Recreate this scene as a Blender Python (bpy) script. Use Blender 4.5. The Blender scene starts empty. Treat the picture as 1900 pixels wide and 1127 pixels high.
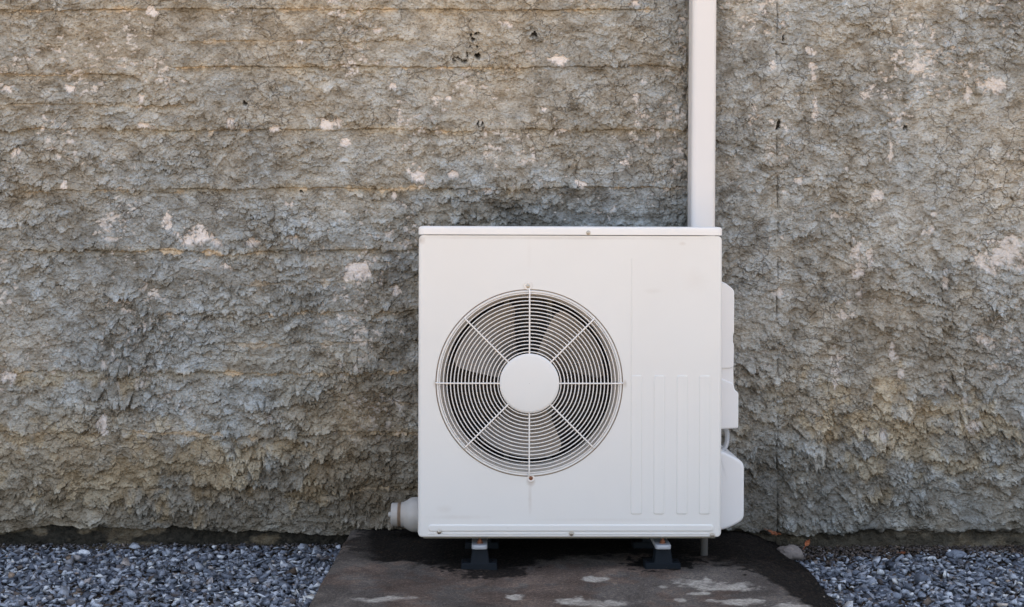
import bpy, bmesh, math, random
import numpy as np
from mathutils import Vector, Matrix, noise as mnoise
R = math.radians
random.seed(7)
rng = np.random.default_rng(11)
scn = bpy.context.scene
COL = scn.collection

# ------------------------------------------------------------------ camera, sky, sun, exposure
CAM_Y, CAM_Z, F = -2.85, 0.73, 2375.0          # F: focal length in photograph pixels (1900 wide)
cd = bpy.data.cameras.new('camera'); cam = bpy.data.objects.new('camera', cd); COL.objects.link(cam)
cam.location = (0, CAM_Y, CAM_Z); cam.rotation_euler = (R(90), 0, 0)
cd.sensor_width = 36; cd.lens = 36 * F / 1900; cd.shift_y = -113.5 / 1900
cd.clip_end = 500; cd.clip_start = 0.05
scn.camera = cam

SUN_EL, SUN_AZ = 52, 12                         # sun stands behind the wall
w = bpy.data.worlds.new('World'); scn.world = w; w.use_nodes = True
nt = w.node_tree
sky = nt.nodes.new('ShaderNodeTexSky'); sky.sky_type = 'NISHITA'; sky.sun_disc = False
sky.sun_elevation = R(SUN_EL); sky.sun_rotation = R(SUN_AZ); sky.air_density = 1.0; sky.dust_density = 2.5; sky.ozone_density = 1.0
hs = nt.nodes.new('ShaderNodeHueSaturation'); hs.inputs['Saturation'].default_value = 0.62
nt.links.new(sky.outputs[0], hs.inputs['Color'])
bg = nt.nodes['Background']; bg.inputs['Strength'].default_value = 0.12
nt.links.new(hs.outputs[0], bg.inputs['Color'])
sd = bpy.data.lights.new('sun', 'SUN'); sd.energy = 4.0; sd.angle = R(0.55); sd.color = (1.0, 0.895, 0.77)
sun = bpy.data.objects.new('sun', sd); COL.objects.link(sun)
az, el = R(SUN_AZ), R(SUN_EL)
sdir = Vector((math.sin(az) * math.cos(el), math.cos(az) * math.cos(el), math.sin(el)))   # towards the sun
sun.rotation_euler = sdir.to_track_quat('Z', 'Y').to_euler()
sun.location = sdir * 20
scn.view_settings.view_transform = 'Standard'; scn.view_settings.look = 'None'
scn.view_settings.gamma = 1; scn.view_settings.exposure = 1.97
scn.render.engine = 'CYCLES'
scn.cycles.max_bounces = 8; scn.cycles.diffuse_bounces = 5

# ------------------------------------------------------------------ helpers
def PX(px, Y=0.0): return (px - 950) * (Y - CAM_Y) / F          # photograph column at depth Y -> x
def PZ(py, Y=0.0): return CAM_Z - (py - 450) * (Y - CAM_Y) / F  # photograph row at depth Y -> z

def mesh_obj(name, bm, mat, parent=None, smooth=40, mats=None):
    me = bpy.data.meshes.new(name)
    bmesh.ops.recalc_face_normals(bm, faces=bm.faces)
    bm.to_mesh(me); bm.free()
    for m in (mats or [mat]): me.materials.append(m)
    if smooth:
        me.polygons.foreach_set('use_smooth', [True] * len(me.polygons))
        me.set_sharp_from_angle(angle=R(smooth))
        for p in me.polygons:
            if len(p.vertices) > 8: p.use_smooth = False
    o = bpy.data.objects.new(name, me); COL.objects.link(o)
    if parent: o.parent = parent
    return o

def tag(o, label, cat, group=None, kind=None):
    o['label'] = label
    if cat: o['category'] = cat
    if group: o['group'] = group
    if kind: o['kind'] = kind
    return o

def empty(name, loc, label, cat, rot=(0, 0, 0), group=None):
    o = bpy.data.objects.new(name, None); o.empty_display_size = 0.1; COL.objects.link(o)
    o.location = loc; o.rotation_euler = rot
    return tag(o, label, cat, group)

def loft(bm, rings, close=True, cap0=False, cap1=False):
    vs = [[bm.verts.new(p) for p in r] for r in rings]
    n = len(vs[0])
    for a, b in zip(vs[:-1], vs[1:]):
        for i in range(n if close else n - 1):
            j = (i + 1) % n
            bm.faces.new((a[i], a[j], b[j], b[i]))
    if cap0: bm.faces.new(vs[0])
    if cap1: bm.faces.new(list(reversed(vs[-1])))
    return vs

def rrect(x0, x1, z0, z1, r, n=5):
    """rounded rectangle outline in (x, z)"""
    r = min(r, (x1 - x0) / 2 - 1e-5, (z1 - z0) / 2 - 1e-5)
    out = []
    for cx, cz, a0 in ((x1 - r, z1 - r, 0), (x0 + r, z1 - r, 90), (x0 + r, z0 + r, 180), (x1 - r, z0 + r, 270)):
        for k in range(n + 1):
            a = R(a0 + 90 * k / n); out.append((cx + r * math.cos(a), cz + r * math.sin(a)))
    return out

def rbox(bm, x0, x1, y0, y1, z0, z1, r=0.004, rc=None, n=4, back=True):
    """box whose front (-y) and side edges are rounded; outline in xz, lofted in y"""
    rc = r if rc is None else rc
    rings = []
    for k in range(n + 1):
        a = R(90 * k / n); d = r * (1 - math.sin(a)); y = y0 + r * (1 - math.cos(a))
        rings.append([(x, y, z) for x, z in rrect(x0 + d, x1 - d, z0 + d, z1 - d, max(rc - d, 0.0004), 5)])
    if back:
        for k in range(n + 1):
            a = R(90 * k / n); d = r * (1 - math.cos(a)); y = y1 - r + r * math.sin(a)
            rings.append([(x, y, z) for x, z in rrect(x0 + d, x1 - d, z0 + d, z1 - d, max(rc - d, 0.0004), 5)])
    else:
        rings.append([(x, y1, z) for x, z in rrect(x0, x1, z0, z1, rc, 5)])
    return loft(bm, rings, True, True, True)

def lathe(bm, prof, c, axis='y', n=96, cap0=False, cap1=False):
    """prof: list of (radius, along-axis)"""
    rings = []
    for r, h in prof:
        ring = []
        for i in range(n):
            a = 2 * math.pi * i / n
            if axis == 'y': ring.append((c[0] + r * math.cos(a), c[1] + h, c[2] + r * math.sin(a)))
            elif axis == 'x': ring.append((c[0] + h, c[1] + r * math.cos(a), c[2] + r * math.sin(a)))
            else: ring.append((c[0] + r * math.cos(a), c[1] + r * math.sin(a), c[2] + h))
        rings.append(ring)
    return loft(bm, rings, True, cap0, cap1)

def tube(bm, pts, r, n=8, closed=False):
    pts = [Vector(p) for p in pts]; m = len(pts); rings = []
    for i, p in enumerate(pts):
        if closed: t = pts[(i + 1) % m] - pts[i - 1]
        else: t = pts[min(i + 1, m - 1)] - pts[max(i - 1, 0)]
        t.normalize()
        u = t.cross(Vector((0, 1, 0)))
        if u.length < 1e-3: u = t.cross(Vector((1, 0, 0)))
        u.normalize(); v = t.cross(u)
        rings.append([p + u * (r * math.cos(2 * math.pi * k / n)) + v * (r * math.sin(2 * math.pi * k / n)) for k in range(n)])
    if closed: rings.append(rings[0])
    vs = [[bm.verts.new(p) for p in q] for q in (rings[:-1] if closed else rings)]
    if closed: vs.append(vs[0])
    for a, b in zip(vs[:-1], vs[1:]):
        for i in range(n):
            j = (i + 1) % n; bm.faces.new((a[i], a[j], b[j], b[i]))
    if not closed: bm.faces.new(vs[0]); bm.faces.new(list(reversed(vs[-1])))

# ------------------------------------------------------------------ numpy noise
def _h(ix, iz, s):
    n = (ix.astype(np.int64) * 374761393 + iz.astype(np.int64) * 668265263 + s * 2147483647 + 97531) & 0xffffffff
    n = ((n ^ (n >> 13)) * 1274126177) & 0xffffffff
    n = ((n ^ (n >> 16)) * 2246822519) & 0xffffffff
    n = n ^ (n >> 15)
    return (n & 0xffffff).astype(np.float32) / np.float32(0xffffff)
def vnoise(x, z, s=0):
    ix = np.floor(x); iz = np.floor(z); fx = (x - ix).astype(np.float32); fz = (z - iz).astype(np.float32)
    fx = fx * fx * (3 - 2 * fx); fz = fz * fz * (3 - 2 * fz)
    a = _h(ix, iz, s); b = _h(ix + 1, iz, s); c = _h(ix, iz + 1, s); d = _h(ix + 1, iz + 1, s)
    return (a * (1 - fx) + b * fx) * (1 - fz) + (c * (1 - fx) + d * fx) * fz - 0.5
def fbm(x, z, f, s=0, o=4, g=0.5):
    t = 0; a = 1.0
    for k in range(o):
        t = t + a * vnoise(x * f + 17.3 * k, z * f - 9.1 * k, s + k); a *= g; f *= 2.03
    return t
def scales(x, z, cell, s, prob=0.8, R0=0.75, asp=1.0, pw=1.6):
    """overlapping plaster flakes: each rises from nothing at its top to a lip at its lower edge"""
    X = x / cell; Z = z / cell * asp
    bx = np.floor(X); bz = np.floor(Z)
    H = np.zeros_like(X, dtype=np.float32)
    for i in (-1, 0, 1):
        for j in (-1, 0, 1):
            cx = bx + i; cz = bz + j
            on = _h(cx, cz, s + 5) < prob
            px = cx + _h(cx, cz, s); pz = cz + _h(cx, cz, s + 1)
            rr = R0 * (0.55 + 0.75 * _h(cx, cz, s + 2))
            am = 0.35 + 0.65 * _h(cx, cz, s + 3)
            tilt = (_h(cx, cz, s + 4) - 0.5) * 1.6
            dx = (X - px); dz = (Z - pz)
            th = np.arctan2(dz, dx)
            ph = _h(cx, cz, s + 6) * 6.28
            lob = 1 + 0.20 * np.sin(3 * th + ph) + 0.10 * np.sin(7 * th + 2 * ph) + 0.05 * np.sin(13 * th + ph)
            d = np.sqrt(dx * dx + dz * dz) / (rr * lob)
            u = (-dz * np.cos(tilt) + dx * np.sin(tilt)) / rr          # -1 top .. 1 lower lip
            t = np.clip((u + 1) * 0.5, 0, 1) ** pw
            fan = 1 + 0.15 * np.sin(th * 17 + ph * 3) * np.clip(d, 0, 1)
            hgt = am * t * fan * (1 - 0.25 * np.clip(np.abs(th), 0, 0))
            H = np.maximum(H, np.where(on & (d < 1), hgt, 0).astype(np.float32))
    return H
def blob(x, z, cx, cz, rx, rz, n1, k=0.9, g=6):
    d = np.sqrt(((x - cx) / rx) ** 2 + ((z - cz) / rz) ** 2)
    return np.clip((1.0 + n1 * k - d) * g, 0, 1)
def sstep(a, b, t):
    t = np.clip((t - a) / (b - a), 0, 1); return t * t * (3 - 2 * t)

def grid_mesh(name, verts, nx, nz, attrs, mat, parent=None, flip=False):
    me = bpy.data.meshes.new(name)
    me.vertices.add(nx * nz); me.vertices.foreach_set('co', verts.astype(np.float32).ravel())
    idx = np.arange(nx * nz, dtype=np.int32).reshape(nz, nx)
    q = np.stack([idx[:-1, :-1], idx[:-1, 1:], idx[1:, 1:], idx[1:, :-1]], -1).reshape(-1, 4)
    if flip: q = q[:, ::-1]
    nq = len(q)
    me.loops.add(nq * 4); me.loops.foreach_set('vertex_index', np.ascontiguousarray(q).ravel())
    me.polygons.add(nq); me.polygons.foreach_set('loop_start', np.arange(0, nq * 4, 4, dtype=np.int32))
    me.update(calc_edges=True)
    for k, v in attrs.items():
        at = me.attributes.new(k, 'FLOAT', 'POINT'); at.data.foreach_set('value', v.astype(np.float32).ravel())
    me.polygons.foreach_set('use_smooth', np.ones(nq, dtype=bool))
    me.materials.append(mat)
    o = bpy.data.objects.new(name, me); COL.objects.link(o)
    if parent: o.parent = parent
    return o

# ------------------------------------------------------------------ materials
class M:
    def __init__(s, name, rough=0.6, col=(0.5, 0.5, 0.5), metal=0.0, spec=0.5):
        s.m = bpy.data.materials.new(name); s.m.use_nodes = True
        s.nt = s.m.node_tree; s.b = s.nt.nodes['Principled BSDF']
        s.b.inputs['Roughness'].default_value = rough; s.b.inputs['Metallic'].default_value = metal
        s.b.inputs['Specular IOR Level'].default_value = spec
        s.b.inputs['Base Color'].default_value = (*col, 1)
        s.tc = None
    def n(s, t, **kw):
        nd = s.nt.nodes.new(t)
        for k, v in kw.items():
            if k in nd.inputs: nd.inputs[k].default_value = v
            else: setattr(nd, k, v)
        return nd
    def l(s, a, b): s.nt.links.new(a, b)
    def coord(s):
        if not s.tc: s.tc = s.n('ShaderNodeTexCoord')
        return s.tc.outputs['Object']
    def noise(s, scale, detail=4, rough=0.55, dist=0.0, vec=None):
        nd = s.n('ShaderNodeTexNoise'); nd.inputs['Scale'].default_value = scale; nd.inputs['Detail'].default_value = detail
        nd.inputs['Roughness'].default_value = rough; nd.inputs['Distortion'].default_value = dist
        s.l(vec or s.coord(), nd.inputs['Vector']); return nd
    def ramp(s, fac, stops):
        r = s.n('ShaderNodeValToRGB'); e = r.color_ramp.elements
        while len(e) < len(stops): e.new(0.5)
        for i, (p, c) in enumerate(stops):
            e[i].position = p; e[i].color = (*c, 1) if not isinstance(c, float) else (c, c, c, 1)
        s.l(fac, r.inputs['Fac']); return r.outputs['Color']
    def mix(s, fac, a, b, mode='MIX'):
        m = s.n('ShaderNodeMix', data_type='RGBA', blend_type=mode)
        for sock, v in ((m.inputs[0], fac), (m.inputs[6], a), (m.inputs[7], b)):
            if isinstance(v, (int, float)): sock.default_value = v
            elif isinstance(v, tuple): sock.default_value = (*v, 1)
            else: s.l(v, sock)
        return m.outputs[2]
    def math(s, op, a, b=0.0):
        m = s.n('ShaderNodeMath', operation=op)
        for sock, v in ((m.inputs[0], a), (m.inputs[1], b)):
            if isinstance(v, (int, float)): sock.default_value = v
            else: s.l(v, sock)
        return m.outputs[0]
    def attr(s, name):
        a = s.n('ShaderNodeAttribute', attribute_name=name); return a
    def color(s, c): s.l(c, s.b.inputs['Base Color'])
    def bump(s, h, strength=0.3, dist=0.001, prev=None):
        b = s.n('ShaderNodeBump'); b.inputs['Strength'].default_value = strength; b.inputs['Distance'].default_value = dist
        s.l(h, b.inputs['Height'])
        if prev: s.l(prev, b.inputs['Normal'])
        s.l(b.outputs[0], s.b.inputs['Normal']); return b.outputs[0]

def paint(name, col, rough=0.42, dirt=0.25, dirtcol=(0.45, 0.36, 0.26)):
    m = M(name, rough, spec=0.4)
    big = m.noise(3.0, 5, 0.6, 0.3)
    spk = m.noise(220, 2, 0.5)
    f = m.ramp(big.outputs['Fac'], [(0.45, 0.0), (0.85, 1.0)])
    c = m.mix(m.math('MULTIPLY', f, dirt), col, dirtcol)
    sp = m.ramp(spk.outputs['Fac'], [(0.74, 0.0), (0.80, 1.0)])
    c = m.mix(m.math('MULTIPLY', sp, 0.25), c, (0.30, 0.22, 0.15))
    m.color(c)
    rr = m.ramp(m.noise(12, 3).outputs['Fac'], [(0.3, rough - 0.06), (0.7, rough + 0.10)]); m.l(rr, m.b.inputs['Roughness'])
    m.bump(m.noise(350, 2).outputs['Fac'], 0.06, 0.0005)
    return m.m

MAT = {}
def stained_casing():
    """sheet paint with rust blooms round the screws and faint run-down streaks"""
    mat = paint('off_white_sheet', (0.715, 0.70, 0.675), 0.45, 0.10)
    m = M.__new__(M); m.m = mat; m.nt = mat.node_tree; m.b = m.nt.nodes['Principled BSDF']; m.tc = None
    cur = m.b.inputs['Base Color'].links[0].from_socket
    sep = m.n('ShaderNodeSeparateXYZ'); m.l(m.coord(), sep.inputs[0])
    nz = m.math('MULTIPLY', m.math('SUBTRACT', m.noise(45, 4, 0.7).outputs['Fac'], 0.5), 1.3)
    ux = (PX(775) + PX(1339.5)) / 2
    for (a, b, rx, rz, k) in ((984.5, 893, 9, 9, .55), (983, 925, 4, 34, .22), (978, 531, 10, 9, .35), (815, 987, 6, 6, .4), (1060, 991, 6, 6, .4), (1322, 994, 7, 6, .4), (1210, 540, 18, 6, .10), (1290, 520, 26, 26, .06), (806, 712, 4, 9, .3), (1159, 712, 4, 9, .4),
                             (980, 470, 5, 30, .05), (1265, 452, 7, 4, .2), (850, 960, 60, 5, .12), (1120, 965, 150, 4, .08), (1000, 442, 300, 3, .22), (779, 447, 8, 8, .4), (825, 945, 16, 8, .12)):
        dx = m.math('MULTIPLY', m.math('SUBTRACT', sep.outputs['X'], PX(a) - ux), 1 / (rx * 0.0012)); dz = m.math('MULTIPLY', m.math('SUBTRACT', sep.outputs['Z'], PZ(b)), 1 / (rz * 0.0012))
        d = m.math('SQRT', m.math('ADD', m.math('MULTIPLY', dx, dx), m.math('MULTIPLY', dz, dz)))
        f = m.n('ShaderNodeClamp'); m.l(m.math('SUBTRACT', m.math('ADD', nz, 1.1), d), f.inputs[0])
        cur = m.mix(m.math('MULTIPLY', f.outputs[0], k), cur, (0.30, 0.20, 0.12))
    m.color(cur); return mat
MAT['sheet'] = stained_casing()
MAT['groove_band'] = paint('brown_groove', (0.40, 0.32, 0.24), 0.7, 0.5, (0.18, 0.04, 0.03))  # brown band colouring the floor of the ring groove
MAT['white'] = paint('off_white_paint', (0.715, 0.70, 0.675), 0.45, 0.10)
MAT['lid'] = paint('lid_paint', (0.75, 0.725, 0.70), 0.42, 0.08)
MAT['wire'] = paint('wire_coating', (0.80, 0.76, 0.72), 0.45, 0.2)
MAT['plastic'] = paint('white_plastic', (0.71, 0.70, 0.70), 0.38, 0.10)
MAT['pvc'] = paint('dirty_pvc', (0.54, 0.515, 0.49), 0.5, 1.0, (0.22, 0.17, 0.12))
MAT['trunk'] = paint('trunking_plastic', (0.64, 0.62, 0.61), 0.38, 0.06)
MAT['blade'] = paint('blade_plastic', (0.25, 0.218, 0.185), 0.3, 0.6, (0.14, 0.10, 0.075))
MAT['dark'] = paint('dark_metal', (0.012, 0.011, 0.011), 0.7, 0.2, (0.03, 0.022, 0.018))
MAT['rubber'] = paint('rubber', (0.010, 0.013, 0.017), 0.65, 0.12, (0.09, 0.08, 0.075))
MAT['zinc'] = paint('zinc_plate', (0.36, 0.37, 0.39), 0.45, 0.4, (0.25, 0.22, 0.2))
for k_, sp_ in (('rubber', 0.10), ('dark', 0.1)): MAT[k_].node_tree.nodes['Principled BSDF'].inputs['Specular IOR Level'].default_value = sp_
m = M('rust', 0.8); m.color(m.ramp(m.noise(260, 4).outputs['Fac'], [(0.3, (0.07, 0.022, 0.012)), (0.7, (0.30, 0.12, 0.055))])); m.bump(m.noise(500, 3).outputs['Fac'], 0.6, 0.001); MAT['rust'] = m.m
m = M('steel', 0.38, (0.42, 0.39, 0.35), 1.0); m.bump(m.noise(400, 3).outputs['Fac'], 0.2, 0.0006); MAT['steel'] = m.m
m = M('coil', 0.5, metal=0.4)
wv = m.n('ShaderNodeTexWave', wave_type='BANDS', bands_direction='Z'); wv.inputs['Scale'].default_value = 14; m.l(m.coord(), wv.inputs['Vector'])
m.color(m.ramp(wv.outputs['Fac'], [(0.0, (0.020, 0.016, 0.014)), (0.93, (0.014, 0.012, 0.011)), (1.0, (0.10, 0.08, 0.068))])); MAT['coil'] = m.m

def wall_material():
    m = M('rough_render', 0.92, spec=0.15)
    co = m.coord()
    mp = m.n('ShaderNodeMapping'); m.l(co, mp.inputs['Vector']); mp.inputs['Scale'].default_value = (1, 1, 1.5)
    big = m.noise(2.2, 4, 0.6, 0.6); mid = m.noise(22, 6, 0.65, 0.5, mp.outputs[0]); fine = m.noise(160, 5, 0.7, 0.2, mp.outputs[0])
    base = m.ramp(mid.outputs['Fac'], [(0.28, (0.14, 0.122, 0.098)), (0.42, (0.245, 0.226, 0.198)), (0.52, (0.31, 0.298, 0.275)), (0.62, (0.365, 0.360, 0.348)), (0.75, (0.44, 0.43, 0.41))])
    base = m.mix(m.ramp(big.outputs['Fac'], [(0.40, 0.0), (0.70, 0.6)]), base, m.mix(1.0, base, (0.95, 0.99, 1.04), 'MULTIPLY'))
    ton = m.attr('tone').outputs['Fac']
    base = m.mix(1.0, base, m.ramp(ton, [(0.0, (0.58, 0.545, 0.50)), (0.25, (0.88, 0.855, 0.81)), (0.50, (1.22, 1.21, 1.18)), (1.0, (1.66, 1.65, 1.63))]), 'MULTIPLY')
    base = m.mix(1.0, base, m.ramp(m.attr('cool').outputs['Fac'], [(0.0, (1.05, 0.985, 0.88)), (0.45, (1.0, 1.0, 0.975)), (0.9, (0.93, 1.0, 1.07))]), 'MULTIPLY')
    base = m.mix(m.math('MULTIPLY', m.attr('ochre').outputs['Fac'], 0.8), base, m.mix(1.0, base, (1.12, 0.95, 0.70), 'MULTIPLY'))
    base = m.mix(m.ramp(fine.outputs['Fac'], [(0.36, 0.85), (0.50, 0.0)]), base, m.mix(1.0, base, (0.50, 0.45, 0.39), 'MULTIPLY'))  # creases darkened in colour to deepen the relief contrast
    sand = m.ramp(fine.outputs['Fac'], [(0.3, (0.42, 0.31, 0.19)), (0.6, (0.66, 0.52, 0.36))])
    base = m.mix(m.attr('sand').outputs['Fac'], base, sand)
    chip = m.ramp(m.noise(70, 4).outputs['Fac'], [(0.3, (0.56, 0.49, 0.44)), (0.55, (0.76, 0.70, 0.66))])
    base = m.mix(m.attr('chip').outputs['Fac'], base, chip)
    # hairline cracks
    wn = m.noise(30, 3, 0.6)
    wv = m.n('ShaderNodeVectorMath', operation='MULTIPLY_ADD'); m.l(wn.outputs['Color'], wv.inputs[0]); wv.inputs[1].default_value = (0.03, 0.03, 0.03); m.l(co, wv.inputs[2])
    vo = m.n('ShaderNodeTexVoronoi', feature='DISTANCE_TO_EDGE'); vo.inputs['Scale'].default_value = 26; m.l(wv.outputs[0], vo.inputs['Vector'])
    cr = m.ramp(vo.outputs['Distance'], [(0.0, 1.0), (0.035, 0.0)])
    cm = m.ramp(m.noise(7, 2).outputs['Fac'], [(0.48, 0.0), (0.58, 1.0)])
    ck = m.math('MULTIPLY', cr, cm)
    base = m.mix(m.math('MULTIPLY', ck, 0.65), base, (0.07, 0.055, 0.04))
    # pits
    pv = m.n('ShaderNodeTexVoronoi'); pv.inputs['Scale'].default_value = 60; m.l(wv.outputs[0], pv.inputs['Vector'])
    pit = m.math('MULTIPLY', m.ramp(pv.outputs['Distance'], [(0.10, 1.0), (0.16, 0.0)]), m.ramp(m.noise(16, 2).outputs['Fac'], [(0.60, 0.0), (0.66, 1.0)]))
    base = m.mix(m.math('MULTIPLY', pit, 0.8), base, (0.035, 0.028, 0.022))
    dk = m.ramp(m.noise(60, 5, 0.7).outputs['Fac'], [(0.30, (0.012, 0.012, 0.010)), (0.62, (0.05, 0.043, 0.033)), (0.8, (0.12, 0.10, 0.075))])
    base = m.mix(m.attr('dark').outputs['Fac'], base, dk)
    m.color(base)
    b1 = m.bump(fine.outputs['Fac'], 0.6, 0.004)
    b2 = m.n('ShaderNodeBump'); b2.inputs['Strength'].default_value = 0.7; b2.inputs['Distance'].default_value = 0.008
    m.l(mid.outputs['Fac'], b2.inputs['Height']); m.l(b1, b2.inputs['Normal'])
    b3 = m.n('ShaderNodeBump', invert=True); b3.inputs['Strength'].default_value = 0.6; b3.inputs['Distance'].default_value = 0.003
    m.l(ck, b3.inputs['Height']); m.l(b2.outputs[0], b3.inputs['Normal'])
    prev = b3.outputs[0]
    for sc_, di in ((48, 0.007), (115, 0.0040)):      # small creased facets of the pulled plaster
        q = m.n('ShaderNodeTexVoronoi'); q.inputs['Scale'].default_value = sc_; m.l(wv.outputs[0], q.inputs['Vector'])
        b = m.n('ShaderNodeBump'); b.inputs['Strength'].default_value = 0.6; b.inputs['Distance'].default_value = di
        m.l(q.outputs['Distance'], b.inputs['Height']); m.l(prev, b.inputs['Normal']); prev = b.outputs[0]
    m.l(prev, m.b.inputs['Normal'])
    return m.m
MAT['wall'] = wall_material()

# ------------------------------------------------------------------ the wall
YL, YP, YR = 0.425, 0.375, 0.395
def axis(lo, a, b, hi, step):
    """fine steps between a and b, growing steps out to lo and hi"""
    mid = list(np.arange(a, b, step)) + [b]
    s, x, left = step, a, []
    while x > lo + 1e-6: s = min(s * 1.25, 0.06); x = max(x - s, lo); left.append(x)
    s, x, right = step, b, []
    while x < hi - 1e-6: s = min(s * 1.25, 0.06); x = min(x + s, hi); right.append(x)
    return np.array(left[::-1] + mid + right, dtype=np.float64)

DETAIL = 0.002
# measured on the photograph: bare chips (column, row, half width, half height)
CHIPS = [(1035,107,12,9),(615,226,24,8),(428,228,9,8),(268,229,16,4),(775,326,15,14),(733,360,5,8),(373,440,26,14),(665,497,26,19),(466,443,11,6),
 (547,437,8,6),(310,405,7,13),(735,537,6,6),(1076,339,8,5),(728,158,8,5),(195,785,9,13),(28,277,9,8),(262,178,5,9),(132,163,9,6),(16,165,11,5),(640,262,8,5),
 (1180,5,10,5),(282,22,14,5),(283,18,6,9),(510,235,7,5),(1045,238,8,4),(840,318,6,5),(1160,300,5,7),(20,690,14,11),(940,40,9,5),(560,75,7,4),
 (1240,185,6,4),(905,345,12,5),(540,375,8,4),(420,490,10,5),(830,180,5,3),(700,52,7,4),(1010,200,6,3),(120,345,6,6),(500,760,6,5),
 (1508,130,5,26),(1511,205,4,14),(1700,125,14,10),(1840,158,20,14),(1795,172,6,14),(1857,468,42,24),(1815,480,14,10),(1588,470,9,22),(1650,287,4,26),
 (1629,358,11,9),(1560,400,18,10),(1548,682,10,26),(1560,662,14,6),(1655,655,7,16),(1830,627,15,9),(1840,676,11,7),(1787,738,9,10),(1800,778,14,12),
 (1602,788,8,13),(1634,792,7,8),(1595,490,9,13),(1720,430,12,7),(1735,395,7,5),(1570,580,10,9),(1575,555,14,5),(1595,540,5,12),(1440,540,8,5),(1675,600,5,8),
 (1752,520,6,14),(1430,120,6,8),(1672,690,5,8),(1480,330,6,5),(1610,480,5,15),(1745,705,7,15),(1770,85,5,5),(1500,90,5,4),(1890,770,12,5)]
OCHRE = [(1612,868,46,26),(1575,865,18,38),(1790,850,60,40),(1630,905,30,18),(250,870,260,70),(520,820,60,26),(560,905,70,26),(1560,760,130,60),(1800,780,90,50),(80,800,120,30),(150,700,120,20),(1690,790,60,70)]
HOLES = [(880,76,6,8),(866,98,9,4),(873,84,5,3),(886,86,3,4),(858,112,7,3),(845,110,3,2),(891,70,3,3),(868,74,3,3),(897,232,3,3),(888,230,3,2),(893,226,4,4),(877,90,5,4),(852,106,6,3),(884,100,4,3),(560,354,2,2),(455,190,2,4),(307,312,3,3),(1452,72,3,6),(1447,230,4,5),(1678,233,5,5),(470,395,6,5),(990,60,4,3)]
LINES = [(14,0,1200,.9),(72,330,760,.5),(120,330,1276,1.0),(135,0,240,.9),(190,0,330,.5),(236,0,1276,1.0),(345,300,1276,1.0),(352,0,330,.6),(460,0,776,1.0),(518,380,776,.4),(573,300,776,.9),(632,420,776,.4),
         (684,0,776,1.0),(742,520,776,.5),(797,0,776,.9),(900,0,776,.7)]

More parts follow.
